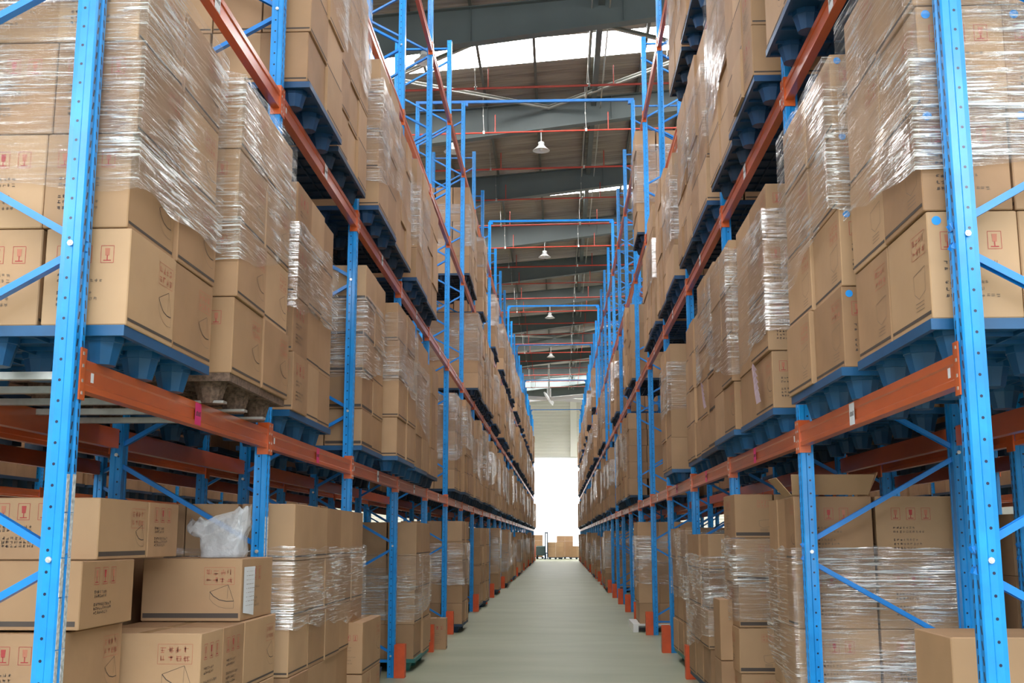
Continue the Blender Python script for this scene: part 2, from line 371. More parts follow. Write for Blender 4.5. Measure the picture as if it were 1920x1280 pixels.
# rafters: tapered I-sections across the building
for k in range(-4, 12):
    yr = 23.6 + 5.93 * k
    if yr < YW0 + .3 or yr > YW1 - .3: continue
    r = MB()
    def zb(x): return 12.5 + .125 * x if x > -14 else 12.5 - 1.75
    xs = (-14, 10); i = len(r.v)
    def slab(x0, x1, za0, za1, zc0, zc1, y0, y1):
        i = len(r.v)
        r.v += [(x0, y0, za0), (x1, y0, za1), (x1, y1, za1), (x0, y1, za0), (x0, y0, zc0), (x1, y0, zc1), (x1, y1, zc1), (x0, y1, zc0)]
        r.f += [(i, i + 3, i + 2, i + 1), (i + 4, i + 5, i + 6, i + 7), (i, i + 1, i + 5, i + 4), (i + 1, i + 2, i + 6, i + 5), (i + 2, i + 3, i + 7, i + 6), (i + 3, i, i + 4, i + 7)]; r.m += [0] * 6
    x0, x1 = xs; t0, t1 = zroof(x0) - .22, zroof(x1) - .22
    slab(x0, x1, zb(x0), zb(x1), t0, t1, yr - .006, yr + .006)
    slab(x0, x1, zb(x0) - .02, zb(x1) - .02, zb(x0), zb(x1), yr - .13, yr + .13)
    slab(x0, x1, t0, t1, t0 + .02, t1 + .02, yr - .13, yr + .13)
    for xx in (-9, -5.4, -1.9, 1.5, 5):
        slab(xx, xx + .015, zb(xx), zb(xx), zroof(xx) - .22, zroof(xx) - .22, yr - .11, yr + .11)
    n_ = k + 5
    o = r.build('steel_rafter', RAFT)
    if k >= 0: tag(o, '%s tapered grey steel rafter from the camera, under the roof' % ORD[k + 1], 'beam', 'steel rafters under the roof')
    else: tag(o, '%s grey steel rafter behind or above the camera, out of view' % ORD[-k], 'beam', 'steel rafters under the roof')

# ------------------------------------------------------------------ racking
def post_profile():
    # local: +X is the aisle side, depth 75 mm, width 90 mm, folded grooves like a rolled section
    h, d = .045, .075
    return [(0, -h + .006), (-.006, -h), (-.030, -h), (-.036, -h + .007), (-.062, -h + .007), (-d, -h), (-d, -h + .02), (-d + .004, -h + .02),
            (-d + .004, h - .02), (-d, h - .02), (-d, h), (-.062, h - .007), (-.036, h - .007), (-.030, h), (-.006, h), (0, h - .006),
            (0, .016), (-.007, .010), (-.007, -.010), (0, -.016)]
pm_ = MB(); pm_.prism(post_profile()[::-1], 'z', 0, ZT); POSTM = pm_.mesh('post', [POST])
SX = {'left': -1, 'right': 1}
DEP = .95
def brace_pts(j):  # j-th brace of a frame: from front to rear and back
    z = .22 + .5675 * j
    return (z, z + .555) if j % 2 == 0 else (z, z + .555)
NB = 16
def brace_mesh(kind, s, gap=0.0):
    m = MB(); xa, xb = -s * 0.04, s * (DEP - .04)
    if kind == 'up': m.bar((xa, 0, .02), (xb, 0, .555), .038, .003, (0, 1, 0), lip=.026)
    elif kind == 'down': m.bar((xb, 0, .012), (xa, 0, .548), .038, .003, (0, 1, 0), lip=.026)
    else: m.bar((xa, 0, 0), (xb, 0, 0), .038, .003, (0, 1, 0), lip=.026)
    return m
BMESH = {(k, s): brace_mesh(k, s).mesh('brace', [BRACE]) for k in ('up', 'down', 'flat') for s in (-1, 1)}
bo = MB(); bo.tube((0, -.052, 0), (0, -.044, 0), .011, n=8); bo.tube((0, -.056, 0), (0, -.050, 0), .006, n=6); BOLTM = bo.mesh('bolt', [BOLT])
def beam_mesh(far=False, conn=False):
    m = MB(); L_ = B - .09
    # stepped box beam: local +X is the aisle face
    m.prism([(0, -.057), (0, -.034), (-.007, -.028), (-.007, .020), (0, .026), (0, .057), (-.05, .057), (-.05, -.057)][::-1], 'y', .045, .045 + L_)
    if conn:
        for y in (0, B): m.box(-.002, .008, y - .05, y + .05, -.09, .09)
    return m
BEAM = beam_mesh().mesh('beam', [ORANGE]); BEAMF = beam_mesh(conn=True).mesh('beam', [ORANGE])
cn = MB()
cn.box(.001, .007, .004, .048, -.095, .095); cn.box(-.06, .007, .0455, .052, -.095, .095)
for z in (-.07, -.025, .03, .075): cn.box(.007, .0085, .018, .03, z - .006, z + .006, 1)
CONN = cn.mesh('end_connector', [ORANGE, STEEL])
gd = MB(); gd.box(.0, .006, -.085, .06, 0, .35)
gd.v, gd.f, gd.m = [], [], []
gd.prism([(.11, -.075), (.11, .055), (.0, .055), (.0, .049), (.104, .049), (.104, -.069), (.0, -.069), (.0, -.075)], 'z', 0, .34)
GUARDM = gd.mesh('foot_guard', [GUARD])
bp_ = MB(); bp_.box(-.10, .02, -.07, .07, 0, .008); BASEM = bp_.mesh('base_plate', [BRACE])
def sticker(mat_w, txt=True):
    m = MB(); m.box(0, .0012, -.045, .045, -.052, .052)
    if txt:
        R = random.Random(3)
        for k in range(5):
            y0 = -.034 + k * .0145
            m.box(.0012, .0016, y0, y0 + .003, -.010, .010, 1); m.box(.0012, .0016, y0 + .007, y0 + .010, -.010, .010, 1)
            m.box(.0012, .0016, y0, y0 + .010, R.choice((-.01, .007, -.002)), R.choice((-.007, .010)) + .003, 1)
    return m.mesh('location_label', [mat_w, DARK_INK])
LABW, LABP = sticker(PAPERW), sticker(PINK)
sm = MB(); sm.box(0, .0012, -.012, .012, -.018, .018); LABS = sm.mesh('load_sticker', [PAPERW])

def rack(side, x_front, frames, label, levels, near_parts=True, indiv=17, depth=DEP):
    """one run of pallet racking; x_front = aisle face plane of the front posts (signed), posts go away from the aisle"""
    s = SX[side]
    root = empty('pallet_rack', (x_front, Y0 + frames[0] * B, 0)); tag(root, label, 'rack')
    face = math.pi if s > 0 else 0.0           # local +X of post/beam meshes looks to the aisle
    yb = frames[0]
    rest = MB()
    for i in frames:
        y = (i - yb) * B
        for r_ in (0, 1):
            x = 0 if r_ == 0 else s * (depth - .075)
            # rear posts turn their closed face outwards
            p = ob('post', POSTM, root, (x if r_ == 0 else s * depth, y, 0), face + (math.pi if r_ else 0))
            if near_parts and r_ == 0:
                ob('foot_guard', GUARDM, p, (0, 0, 0))
                if i in (0, 1) and side == 'left':
                    t = MB(); R = random.Random(i)
                    z = 0.02
                    while z < 1.60 - .12 * i:
                        dz = R.uniform(.06, .22)
                        t.box(.0, .0015, -.042 + R.uniform(0, .006), -.014, z, z + dz - .004); t.box(.0, .0015, .012, .040 - R.uniform(0, .006), z, z + dz - .002)
                        z += dz
                    tp = ob('tape_strip', t.mesh('tape_strip', [plain('torn_tape', (.60, .62, .62), .5, noise_amt=.5, scale=60)]), p)
                    tp['label'] = 'torn pale tape strip on the post'
        nb = NB
        for j in range(nb):
            z = .22 + .5675 * j
            if i - yb < indiv:
                b = ob('brace', BMESH[('up' if j % 2 == 0 else 'down', s)], root, (s * .04, y, z))
                if i <= 3 and near_parts:
                    if j % 2 == 0: ob('bolt', BOLTM, b, (-s * .0, 0, .0))
                    else: ob('bolt', BOLTM, b, (s * (depth - .08), 0, .0))
            else:
                mb = brace_mesh('up' if j % 2 == 0 else 'down', s); k = len(rest.v)
                rest.v += [(a + s * .04, b_ + y, c_ + z) for a, b_, c_ in mb.v]; rest.f += [tuple(q + k for q in ff) for ff in mb.f]; rest.m += mb.m
        for z in (.18, ZT - .12):
            if i - yb < indiv and z > 1: ob('brace', BMESH[('flat', s)], root, (s * .04, y, z))
            else:
                mb = brace_mesh('flat', s); k = len(rest.v)
                rest.v += [(a + s * .04, b_ + y, c_ + z) for a, b_, c_ in mb.v]; rest.f += [tuple(q + k for q in ff) for ff in mb.f]; rest.m += mb.m
    o = rest.build('bracing', BRACE, root); o['kind'] = 'stuff'
    for i in frames[:-1]:
        y = (i - yb) * B
        for lv in levels:
            for r_ in (0, 1):
                near = near_parts and i < 9 and r_ == 0
                b = ob('beam', BEAM if near else BEAMF, root, (0 if r_ == 0 else s * depth, y if (r_ == 0) == (s < 0) else y + B, ZB[lv]), face + (math.pi if r_ else 0))
                if near:
                    # beam local frame: for the right side it is turned, so its start is the far end
                    ob('end_connector', CONN, b, (0, 0, 0))
                    e2 = ob('end_connector', CONN, b, (0, B, 0)); e2.scale = (1, -1, 1)
                    if lv <= 2:
                        for yy in ((1.37, 1.9) if False else (1.38,)):
                            yl = yy if s < 0 else B - yy - .12
                            pink = (side == 'left' and i in (0, 1)) or (side == 'right' and i in (1, 2, 3))
                            q = ob('location_label', LABP if (pink and lv == 1) else LABW, b, (.0005, yl, 0))
                            q['label'] = 'pink location label' if (pink and lv == 1) else 'white location label'
                        ob('load_sticker', LABS, b, (-.0065, .14 if s < 0 else B - .14, 0))['label'] = 'small white sticker at the beam end'
                elif near_parts and r_ == 0 and lv == 1:
                    q = ob('location_label', LABW, b, (.0005, 1.38, 0)); q['label'] = 'white location label'
    return root
FR = list(range(NF))
RL = rack('left', -AL, FR, 'long blue and orange pallet rack along the left side of the aisle', (1, 2, 3, 4))
RR = rack('right', BR, FR, 'long blue and orange pallet rack along the right side of the aisle', (1, 2, 3, 4))
rack('left', -AL - DEP - .28, list(range(0, 28)), 'pallet rack standing back to back behind the left rack', (1, 2), False, 9)
rack('right', BR + DEP + .28, list(range(0, 28)), 'pallet rack standing back to back behind the right rack', (1, 2), False, 9)
rack('left', -AL - 2 * DEP - .28 - 3.0, list(range(0, 12)), 'pallet rack beyond the next aisle, far left under the shelves', (1, 2), False, 9)
rack('right', BR + 2 * DEP + .28 + 3.0, list(range(0, 12)), 'pallet rack beyond the next aisle, far right under the shelves', (1, 2), False, 9)
# tie bars over the aisle
for n_, i in enumerate((6, 9, 13, 16, 20, 25)):
    y = Y0 + i * B; m = MB(); m.prism([(-.025, 0), (.025, 0), (.025, .05), (-.025, .05)], 'x', -AL - (DEP if i == 6 else .05), BR + .06); 
    for x in (-AL, BR): m.box(x - .05, x + .05, y * 0 - .034, .034, -.06, .0)
    o = m.build('tie_bar', BRACE, None, (0, y, ZT)); tag(o, '%s blue tie bar from the camera, across the top of both racks' % ORD[n_ + 1], 'bar', 'blue tie bars over the aisle')

# ------------------------------------------------------------------ pallets, boxes, film
def pallet_deck(m, a=1.08, b=1.05):
    m.box(-a / 2, a / 2, -b / 2, b / 2, -.022, 0); 
    for x in (-a / 2, a / 2 - .02): m.box(x, x + .02, -b / 2, b / 2, -.040, -.022)
    for y in (-b / 2, b / 2 - .02): m.box(-a / 2 + .02, a / 2 - .02, y, y + .02, -.040, -.022)
    for k in range(1, 6): m.box(-a / 2 + .02, a / 2 - .02, -b / 2 + k * b / 6 - .005, -b / 2 + k * b / 6 + .005, -.038, -.022)
    for k in range(1, 6): m.box(-a / 2 + k * a / 6 - .005, -a / 2 + k * a / 6 + .005, -b / 2 + .02, b / 2 - .02, -.038, -.022)
def leg_cup(m, x, y):
    m.lathe([(.085, -.022), (.082, -.05), (.078, -.052), (.055, -.135), (.0, -.135)], 10, 0, (x, y))
LEGP = [(x, y) for x in (-.41, 0, .41) for y in (-.40, 0, .40)]
PM = {}
for nm, mt in (('blue', PALB), ('navy', PALN), ('dimmed', plain('shaded_blue_plastic', (.006, .055, .15), .45, noise_amt=.2, scale=5)), ('teal', PALG), ('brown', PALW)):
    d = MB(); pallet_deck(d); l = MB(); leg_cup(l, 0, 0); full = MB(); pallet_deck(full)
    for x, y in LEGP: leg_cup(full, x, y)
    PM[nm] = (d.mesh('deck', [mt]), l.mesh('leg', [mt]), full.mesh('pallet', [mt]))
PNAME = {'blue': 'blue plastic pallet', 'dimmed': 'deep blue plastic pallet', 'navy': 'dark navy plastic pallet', 'teal': 'teal green plastic pallet', 'brown': 'mottled brown fibre pallet'}

def glyph(m, o, u, v, sz, R, mat, th=.12):
    """a dense square character made of a few strokes"""
    n = R.randint(4, 6)
    def seg(a0, b0, a1, b1):
        m.quad(o + u * a0 * sz + v * b0 * sz, o + u * a1 * sz + v * b0 * sz, o + u * a1 * sz + v * b1 * sz, o + u * a0 * sz + v * b1 * sz, mat)
    for k in range(n):
        if R.random() < .55:
            b = R.uniform(0, .85); a = R.uniform(0, .3); seg(a, b, min(1, a + R.uniform(.5, .9)), b + th)
        else:
            a = R.uniform(.05, .85); b = R.uniform(0, .3); seg(a, b, a + th, min(1, b + R.uniform(.5, .95)))
def line(m, o, u, v, p, q, t, mat):
    a = o + u * p[0] + v * p[1]; b = o + u * q[0] + v * q[1]; d = (b - a)
    if d.length < 1e-5: return
    n = d.normalized().cross(u.cross(v)).normalized() * t / 2
    m.quad(a - n, b - n, b + n, a + n, mat)
def frame_rect(m, o, u, v, x0, x1, y0, y1, t, mat):
    for p, q in (((x0, y0), (x1, y0)), ((x1, y0), (x1, y1)), ((x1, y1), (x0, y1)), ((x0, y1), (x0, y0))): line(m, o, u, v, p, q, t, mat)
# marks: 0 red, 1 pale red, 2 dark, 3 grey
def marks_main(m, o, u, v, W, H, style, R):
    if style in ('drawing', 'tray', 'stripe'):
        hb = .05 if H > .3215 else .095
        m.quad(o + u * W * .02 + v * H * .05, o + u * W * .98 + v * H * .05, o + u * W * .98 + v * H * (.032 + hb), o + u * W * .02 + v * H * (.03 + hb), 2)
    if style == 'stripe': return
    if style in ('drawing', 'tray'):
        sw = min(.16, W * .34); sh = sw * .55; x0 = W * .93 - sw; y0 = H * .86 - sh
        frame_rect(m, o, u, v, x0, x0 + sw, y0, y0 + sh, .0022, 1)
        g = sw * .92 / 4
        for r_ in (0, 1):
            for k in range(4): glyph(m, o + u * (x0 + sw * .05 + k * g) + v * (y0 + sh * .08 + r_ * sh * .46), u, v, g * .82, R, 1)
    if style == 'drawing':
        # a quarter-round product outline
        dw = min(.17, W * .34, H * .40); x0 = W * .93 - dw; y0 = H * .18; t = .0018
        P = lambda a, b: (x0 + a * dw, y0 + b * dw)
        line(m, o, u, v, P(0, .72), P(.75, 1.0), t, 2); line(m, o, u, v, P(.75, 1.0), P(1, .35), t, 2); line(m, o, u, v, P(.75, 1.0), P(.73, .45), t, 3)
        pts = [P(0, .72), P(.15, .55), P(.4, .40), P(.7, .34), P(1, .35)]
        for a, b in zip(pts, pts[1:]): line(m, o, u, v, a, b, t * 2.2, 2)
        lo = [(a, b - dw * .28) for a, b in pts]
        for a, b in zip(lo, lo[1:]): line(m, o, u, v, a, b, t, 3)
        line(m, o, u, v, pts[0], lo[0], t, 3); line(m, o, u, v, pts[-1], lo[-1], t, 3)
    if style == 'tray':
        dw = min(.15, W * .28); x0 = W * .90 - dw; y0 = H * .17; t = .0018
        pts = [(x0, y0 + dw * .9), (x0 + dw, y0 + dw), (x0 + dw * .96, y0 + dw * .35), (x0 + dw * .4, y0 + dw * .22), (x0 + .05 * dw, y0 + dw * .4)]
        for a, b in zip(pts, pts[1:] + pts[:1]): line(m, o, u, v, a, b, t * 1.3, 3)
        for k in range(3): line(m, o, u, v, (x0 + dw * .1, y0 + dw * (.12 - k * .1)), (x0 + dw * .8, y0 + dw * (.12 - k * .1)), t * 1.5, 3)
def marks_side(m, o, u, v, W, H, R):
    # handling symbols in framed squares, then a block of small print
    W0 = W; W = min(W, .34); H0 = H; o = o + u * (W0 - W) * .35 + v * max(0, H - .40) * .5; H = min(H, .40)
    sw = W * .15; y0 = H * .64
    for k in range(3):
        x0 = W * (.14 + .26 * k)
        frame_rect(m, o, u, v, x0, x0 + sw, y0, y0 + sw * 1.35, .0018, 0)
        cx = x0 + sw / 2
        m.quad(o + u * (cx - sw * .16) + v * (y0 + sw * .55), o + u * (cx + sw * .16) + v * (y0 + sw * .55), o + u * (cx + sw * .2) + v * (y0 + sw * 1.15), o + u * (cx - sw * .2) + v * (y0 + sw * 1.15), 0 if k == 1 else 1)
        line(m, o, u, v, (cx, y0 + sw * .2), (cx, y0 + sw * .6), .004, 0)
        line(m, o, u, v, (x0 + sw * .2, y0 + sw * .18), (x0 + sw * .8, y0 + sw * .18), .004, 0)
    for r_ in range(6):
        yy = H * (.50 - .062 * r_); x = W * .16
        if r_ == 2: continue
        n = R.randint(6, 11)
        for k in range(n): glyph(m, o + u * (x + k * W * .055) + v * yy, u, v, W * .042, R, 2 if k < 3 else 3, .16)
INKS = [RED_INK, RED_PALE, DARK_INK, GREY_INK]
MARKC = {}
def marks_mesh(side, dx, dy, h, style, var):
    key = (side, round(dx, 3), round(dy, 3), round(h, 3), style, var)
    if key in MARKC: return MARKC[key]
    s = SX[side]; e = .0012; m = MB(); R = random.Random(hash((style, var)) % 99 if False else var * 7 + len(style))
    X, Y, Z = Vector((1, 0, 0)), Vector((0, 1, 0)), Vector((0, 0, 1))
    if s < 0: o, u = Vector((dx / 2 + e, -dy / 2, 0)), Y        # aisle face of a left-hand box looks to +X
    else: o, u = Vector((-dx / 2 - e, dy / 2, 0)), -Y
    if style == 'print':
        marks_side(m, o, u, Z, dy, h, R)
        marks_main(m, Vector((-dx / 2, -dy / 2 - e, 0)), X, Z, dx, h, 'tray', R)
    elif style == 'stripe':
        marks_main(m, o, u, Z, dy, h, 'stripe', R); marks_main(m, Vector((-dx / 2, -dy / 2 - e, 0)), X, Z, dx, h, 'stripe', R)
    else:
        marks_main(m, o, u, Z, dy, h, style, R)
        marks_side(m, Vector((-dx / 2, -dy / 2 - e, 0)), X, Z, dx, h, R)
    me = m.mesh('printed_marks', INKS); MARKC[key] = me; return me
BOXC = {}
def box_mesh(dx, dy, h, mat):
    key = (round(dx, 3), round(dy, 3), round(h, 3), mat.name)
    if key not in BOXC:
        m = MB(); m.cbox(-dx / 2, dx / 2, -dy / 2, dy / 2, 0, h)
        # top flap seam tape
        m.box(-.025, .025, -dy / 2 + .01, dy / 2 - .01, h, h + .0006, 1)
        BOXC[key] = m.mesh('cardboard_box', [mat, TAPE])
    return BOXC[key]
dm = MB(); dm.lathe([(.0, -.0006), (.017, -.0006), (.017, .0006), (.0, .0006)], 16); DOT = dm.mesh('round_sticker', [STICK])

BOXES = []   # dicts, sorted by apparent size later
LOADS = []
ROWN = ['bottom row', 'second row', 'third row', 'fourth row', 'fifth row', 'sixth row', 'seventh row']
SHELF = {0: 'floor', 1: 'first shelf', 2: 'second shelf', 3: 'third shelf', 4: 'fourth shelf'}
COUNT = {}
def load(side, level, y0, y1, X, nY, rows, h, nX=3, wx=.335, wrap=None, pal='blue', style='drawing', lean=0.0, where=None, zbase=None, mat=None, gap=.012, tight=False, dots=False, film_seed=0):
    s = SX[side]; k = COUNT.get((side, level), 0) + 1; COUNT[(side, level)] = k
    zb_ = (ZB[level] + .057 if level else 0.0) if zbase is None else zbase
    where = where or '%s load on %s %s' % (ORD[k], side, SHELF[level])
    z0 = zb_
    if level >= 2 and pal == 'blue': pal = 'dimmed'  # darker copy of the blue, shade under upper pallets put into the colour
    R = random.Random(int(y0 * 97) + level * 31 + (s + 2) * 7)
    if pal:
        z0 = zb_ + .1355
        LOADS.append(dict(kind='pallet', side=side, level=level, loc=(s * (X + .54 + .01), (y0 + y1) / 2, z0 - .0005), pal=pal, where=where, y=y0, sy=(y1 - y0) / 1.06))
    dy = (y1 - y0) / nY
    colj = [R.uniform(-.010, .016) for _ in range(nY)]
    if wrap: colj = [min(c_, .004) + .006 for c_ in colj]
    for r_ in range(rows):
        for iy in range(nY):
            for ix in range(nX):
                if ix > 0 and iy > 0: continue
                g = .007
                jx = R.uniform(-.012, .012) + lean * r_ + (colj[iy] if ix == 0 else 0); jy = R.uniform(-.003, .003)
                cx = s * (X + wx * (ix + .5) + jx); cy = y0 + dy * (iy + .5) + jy * 0
                BOXES.append(dict(side=side, c=(cx, cy, z0 + r_ * h), dx=wx - g - .012 * R.random(), dy=dy - g - .004, h=h - .0035, rot=R.uniform(-.008, .008),
                                  style=style, mat=mat or (CARD if R.random() < .75 else CARD2), row=r_, rows=rows, iy=iy, ix=ix, nY=nY, where=where, level=level,
                                  X=X, dot=dots and iy == 0 and ix in (0, 1), var=R.randint(0, 2)))
    if wrap:
        LOADS.append(dict(kind='film', side=side, X=X - .016 - (abs(lean) * rows * 0), y0=y0 - .014, y1=y1 + .012, d=nX * wx, z0=z0 + wrap[0] * rows * h, z1=z0 + min(wrap[1], 1.0) * rows * h + (.004 if wrap[1] < 1 else .01), slant=wrap[2] if len(wrap) > 2 else 0.0,
                          where=where, level=level, y=y0, seed=R.random() * 50))
# ---- hand-measured loads near the camera
# left first shelf
load('left', 1, 4.07, 5.12, 1.60, 2, 4, .375, wrap=(.36, 1.0, .0), pal='blue')
load('left', 1, 5.30, 6.40, 1.56, 2, 4, .375, wrap=(.44, 1.0, -.13), pal='brown')
load('left', 1, 6.86, 8.14, 1.64, 3, 4, .365, wrap=(.46, .82, -.03), pal='blue', style='print', mat=CARD2)
load('left', 1, 9.56, 10.70, 1.66, 2, 5, .315, wrap=(.42, .82, -.10), pal='blue', style='stripe')
load('left', 1, 10.80, 12.08, 1.53, 2, 4, .375, wrap=(.45, .92, .05), pal='blue', style='stripe')
load('left', 1, 12.42, 13.50, 1.56, 2, 4, .36, wrap=(.3, .8, .1), pal='blue')
load('left', 1, 13.62, 14.86, 1.58, 3, 4, .34, wrap=None, pal='navy')
# left second shelf
load('left', 2, 6.86, 7.96, 1.58, 2, 5, .345, wrap=(.48, 1.0, .15), pal='blue', style='stripe')
load('left', 2, 8.08, 9.30, 1.63, 3, 5, .345, wrap=(.5, 1.0, .1), pal='navy', style='stripe')
load('left', 2, 9.62, 10.75, 1.57, 2, 4, .345, wrap=(.25, .85, -.15), pal='blue', style='stripe')
load('left', 2, 10.86, 12.05, 1.60, 3, 4, .33, wrap=(.35, .8, .05), pal='navy')
load('left', 2, 12.42, 13.48, 1.58, 2, 4, .35, wrap=(.2, .8, .1), pal='blue')
load('left', 2, 13.60, 14.80, 1.60, 2, 4, .34, wrap=None, pal='navy')
# right first shelf
load('right', 1, 4.07, 5.10, 1.335, 2, 4, .403, wrap=(.38, 1.0, -.04), pal='blue', style='tray', dots=True)
load('right', 1, 5.24, 6.40, 1.30, 2, 4, .385, wrap=(.42, .98, .12), pal='blue', style='tray', dots=True, lean=.006)
load('right', 1, 6.90, 8.14, 1.29, 2, 4, .355, wrap=(.30, .88, .06), pal='blue')
load('right', 1, 8.26, 9.30, 1.26, 2, 4, .355, wrap=(.35, .95, -.1), pal='blue')
load('right', 1, 9.66, 10.75, 1.33, 2, 5, .32, wrap=(.45, .9, .1), pal='navy', style='stripe')
load('right', 1, 10.86, 12.0, 1.35, 3, 4, .35, wrap=None, pal='blue', style='stripe')
load('right', 1, 12.95, 14.0, 1.27, 2, 4, .36, nX=3, wrap=(.45, .85, .02), pal='blue', style='print')
# right second shelf
load('right', 2, 4.15, 5.25, 1.30, 2, 4, .36, wrap=(.2, .9, .1), pal='blue')
load('right', 2, 5.42, 6.53, 1.26, 2, 5, .345, wrap=(.3, .9, .1), pal='blue')
load('right', 2, 6.88, 7.98, 1.25, 3, 5, .345, wrap=None, pal='blue', style='print')
load('right', 2, 8.08, 9.24, 1.29, 2, 5, .345, wrap=(.3, .95, .2), pal='navy', style='stripe')
load('right', 2, 9.60, 10.70, 1.30, 2, 4, .40, wrap=(.3, .8, .1), pal='blue', style='stripe')
load('right', 2, 10.82, 12.0, 1.31, 3, 5, .33, wrap=(.4, .8, .1), pal='navy', style='stripe')
load('right', 2, 12.45, 13.5, 1.30, 2, 4, .36, wrap=(.3, .9, 0), pal='blue')
load('right', 2, 13.62, 14.8, 1.32, 3, 5, .33, wrap=None, pal='navy')
load('right', 2, 15.15, 16.2, 1.31, 2, 5, .33, wrap=(.3, .7, .1), pal='blue')
load('right', 2, 16.35, 17.5, 1.33, 2, 4, .36, wrap=None, pal='navy')
# right third shelf
load('right', 3, 9.60, 10.72, 1.24, 2, 5, .345, wrap=(.2, 1.0, .1), pal='blue', style='stripe')
load('right', 3, 10.86, 12.1, 1.26, 2, 5, .345, wrap=(.3, .9, .1), pal='navy', style='stripe')
load('right', 3, 17.90, 19.0, 1.29, 2, 5, .345, wrap=(.28, .86, .0), pal='navy', style='stripe')
# left third shelf, past the empty bays
load('left', 3, 20.66, 21.75, 1.64, 2, 5, .335, wrap=(.35, .8, -.1), pal='navy', style='stripe')
load('left', 3, 21.85, 22.95, 1.66, 2, 5, .335, wrap=None, pal='navy', style='stripe')
load('left', 3, 24.3, 25.4, 1.62, 2, 5, .335, wrap=(.6, 1.0, 0), pal='navy', style='stripe')
# floor loads
load('left', 0, 6.86, 9.40, 1.60, 5, 4, .34, nX=3, wrap=(.42, .80, .05), pal=None, style='stripe', zbase=.28)
load('left', 0, 12.75, 14.1, 1.58, 2, 4, .37, wrap=(.32, .76, -.08), pal='teal', style='stripe')
load('left', 0, 14.2, 14.85, 1.66, 2, 3, .36, wrap=None, pal='navy', style='stripe')
load('left', 0, 17.95, 19.1, 1.50, 2, 5, .315, wrap=(.38, .78, .0), pal='navy', style='stripe')
load('left', 0, 19.2, 20.3, 1.62, 2, 4, .34, wrap=None, pal='navy')
load('right', 0, 6.88, 7.75, 1.385, 3, 4, .385, nX=2, wx=.475, wrap=(.30, .80, -.12), pal=None, style='drawing', zbase=.14)
load('right', 0, 8.62, 9.20, 1.30, 1, 5, .325, nX=2, wx=.30, wrap=(.42, .80, .02), pal='navy', style='print')
load('right', 0, 10.35, 11.9, 1.30, 3, 4, .335, wrap=(.25, .85, .12), pal='navy', style='stripe')
load('right', 0, 12.75, 14.3, 1.38, 3, 4, .355, wrap=(.45, .98, .0), pal='teal', style='stripe')
load('right', 0, 18.3, 19.3, 1.235, 2, 5, .315, wrap=(.35, .86, .04), pal=None, style='stripe', zbase=.125)
# ---- farther loads, bay by bay
RF = random.Random(21)
def fill(side, level, bays, p=.85):
    for i in bays:
        for h_ in (0, 1):
            if RF.random() > p: continue
            ya = Y0 + i * B + (.16 if h_ == 0 else 1.42); yb = ya + RF.uniform(1.05, 1.16)
            rows = RF.choice((4, 4, 5)); h = (1.72 if rows == 5 else 1.6) / rows * RF.uniform(.84, 1.0)
            if level == 0: h *= 1.0
            X = (1.60 if side == 'left' else 1.29) + RF.uniform(-.05, .05) + (0 if level else -.02)
            wr = None if RF.random() < .35 else (RF.uniform(.2, .5), RF.uniform(.75, 1.0), RF.uniform(-.12, .12))
            load(side, level, ya, yb, X, RF.choice((2, 2, 3)), rows, h, wrap=wr, pal=RF.choice(('navy', 'navy', 'blue')), style='stripe')
fill('left', 1, range(5, 27), .96); fill('left', 2, range(5, 27), .9)
fill('left', 3, range(9, 27), .62); fill('left', 0, (7, 9, 11, 12, 13, 15, 16, 18, 19, 21, 22, 24, 25), .95)
fill('right', 1, [6, 7, 9] + list(range(10, 27)), .93); fill('right', 2, [6, 8] + list(range(11, 27)), .88)
fill('right', 3, list(range(14, 27)), .6); fill('right', 0, (6, 10, 11, 13, 14, 15, 17, 18, 20, 21, 22, 24, 25), .9)

# loads of the racks behind, glimpsed under the first beams: joined as one
far = MB()
RB = random.Random(5)
def far_load(x0, x1, ya, yb, z0, rows, h, nX, nY):
    dx = (x1 - x0) / nX; dy = (yb - ya) / nY
    for r_ in range(rows):
        for a in range(nX):
            for b_ in range(nY): far.box(x0 + a * dx + .003, x0 + (a + 1) * dx - .003, ya + b_ * dy + .003, ya + (b_ + 1) * dy - .003, z0 + r_ * h, z0 + (r_ + 1) * h - .003)
farp = MB()
for s, xa in ((-1, AL + DEP + .28), (1, BR + DEP + .28)):
    for lane, x0 in ((0, xa + .02), (1, xa + DEP + 3.0 - .02)):
        for i in range(0, 11 if lane else 27):
            for h_ in (0, 1):
                ya = Y0 + i * B + (.14 if h_ == 0 else 1.42)
                for lv in ((0, 1, 2) if lane else (1, 2)):
                    if lane == 1 and lv == 0 and RB.random() < .35: continue
                    z = (ZB[lv] + .057 + .135) if lv else .135
                    rows = 4; h = .36 if lv else .30
                    xx = sorted((s * x0, s * (x0 + .98)))
                    far_load(xx[0], xx[1], ya, ya + 1.12, z, rows if lv else RB.choice((3, 4)), h, 2, 2)
                    k = len(farp.v)
                    fm = MB(); pallet_deck(fm)
                    for px, py in LEGP: fm.box(px - .07, px + .07, py - .07, py + .07, -.135, -.022)
                    cx = s * (x0 + .49)
                    farp.v += [(a + cx, b_ + ya + .56, c_ + z - .001) for a, b_, c_ in fm.v]; farp.f += [tuple(q + k for q in ff) for ff in fm.f]; farp.m += fm.m
    # loose floor stacks in the back-to-back rack
    for i in range(0, 27):
        for h_ in (0, 1):
            ya = Y0 + i * B + (.14 if h_ == 0 else 1.42); xx = sorted((s * (xa + .02), s * (xa + .98)))
            if RB.random() < .9: far_load(xx[0], xx[1], ya, ya + 1.12, .135, RB.choice((3, 4)) if i else 3, .36, 2, 2)

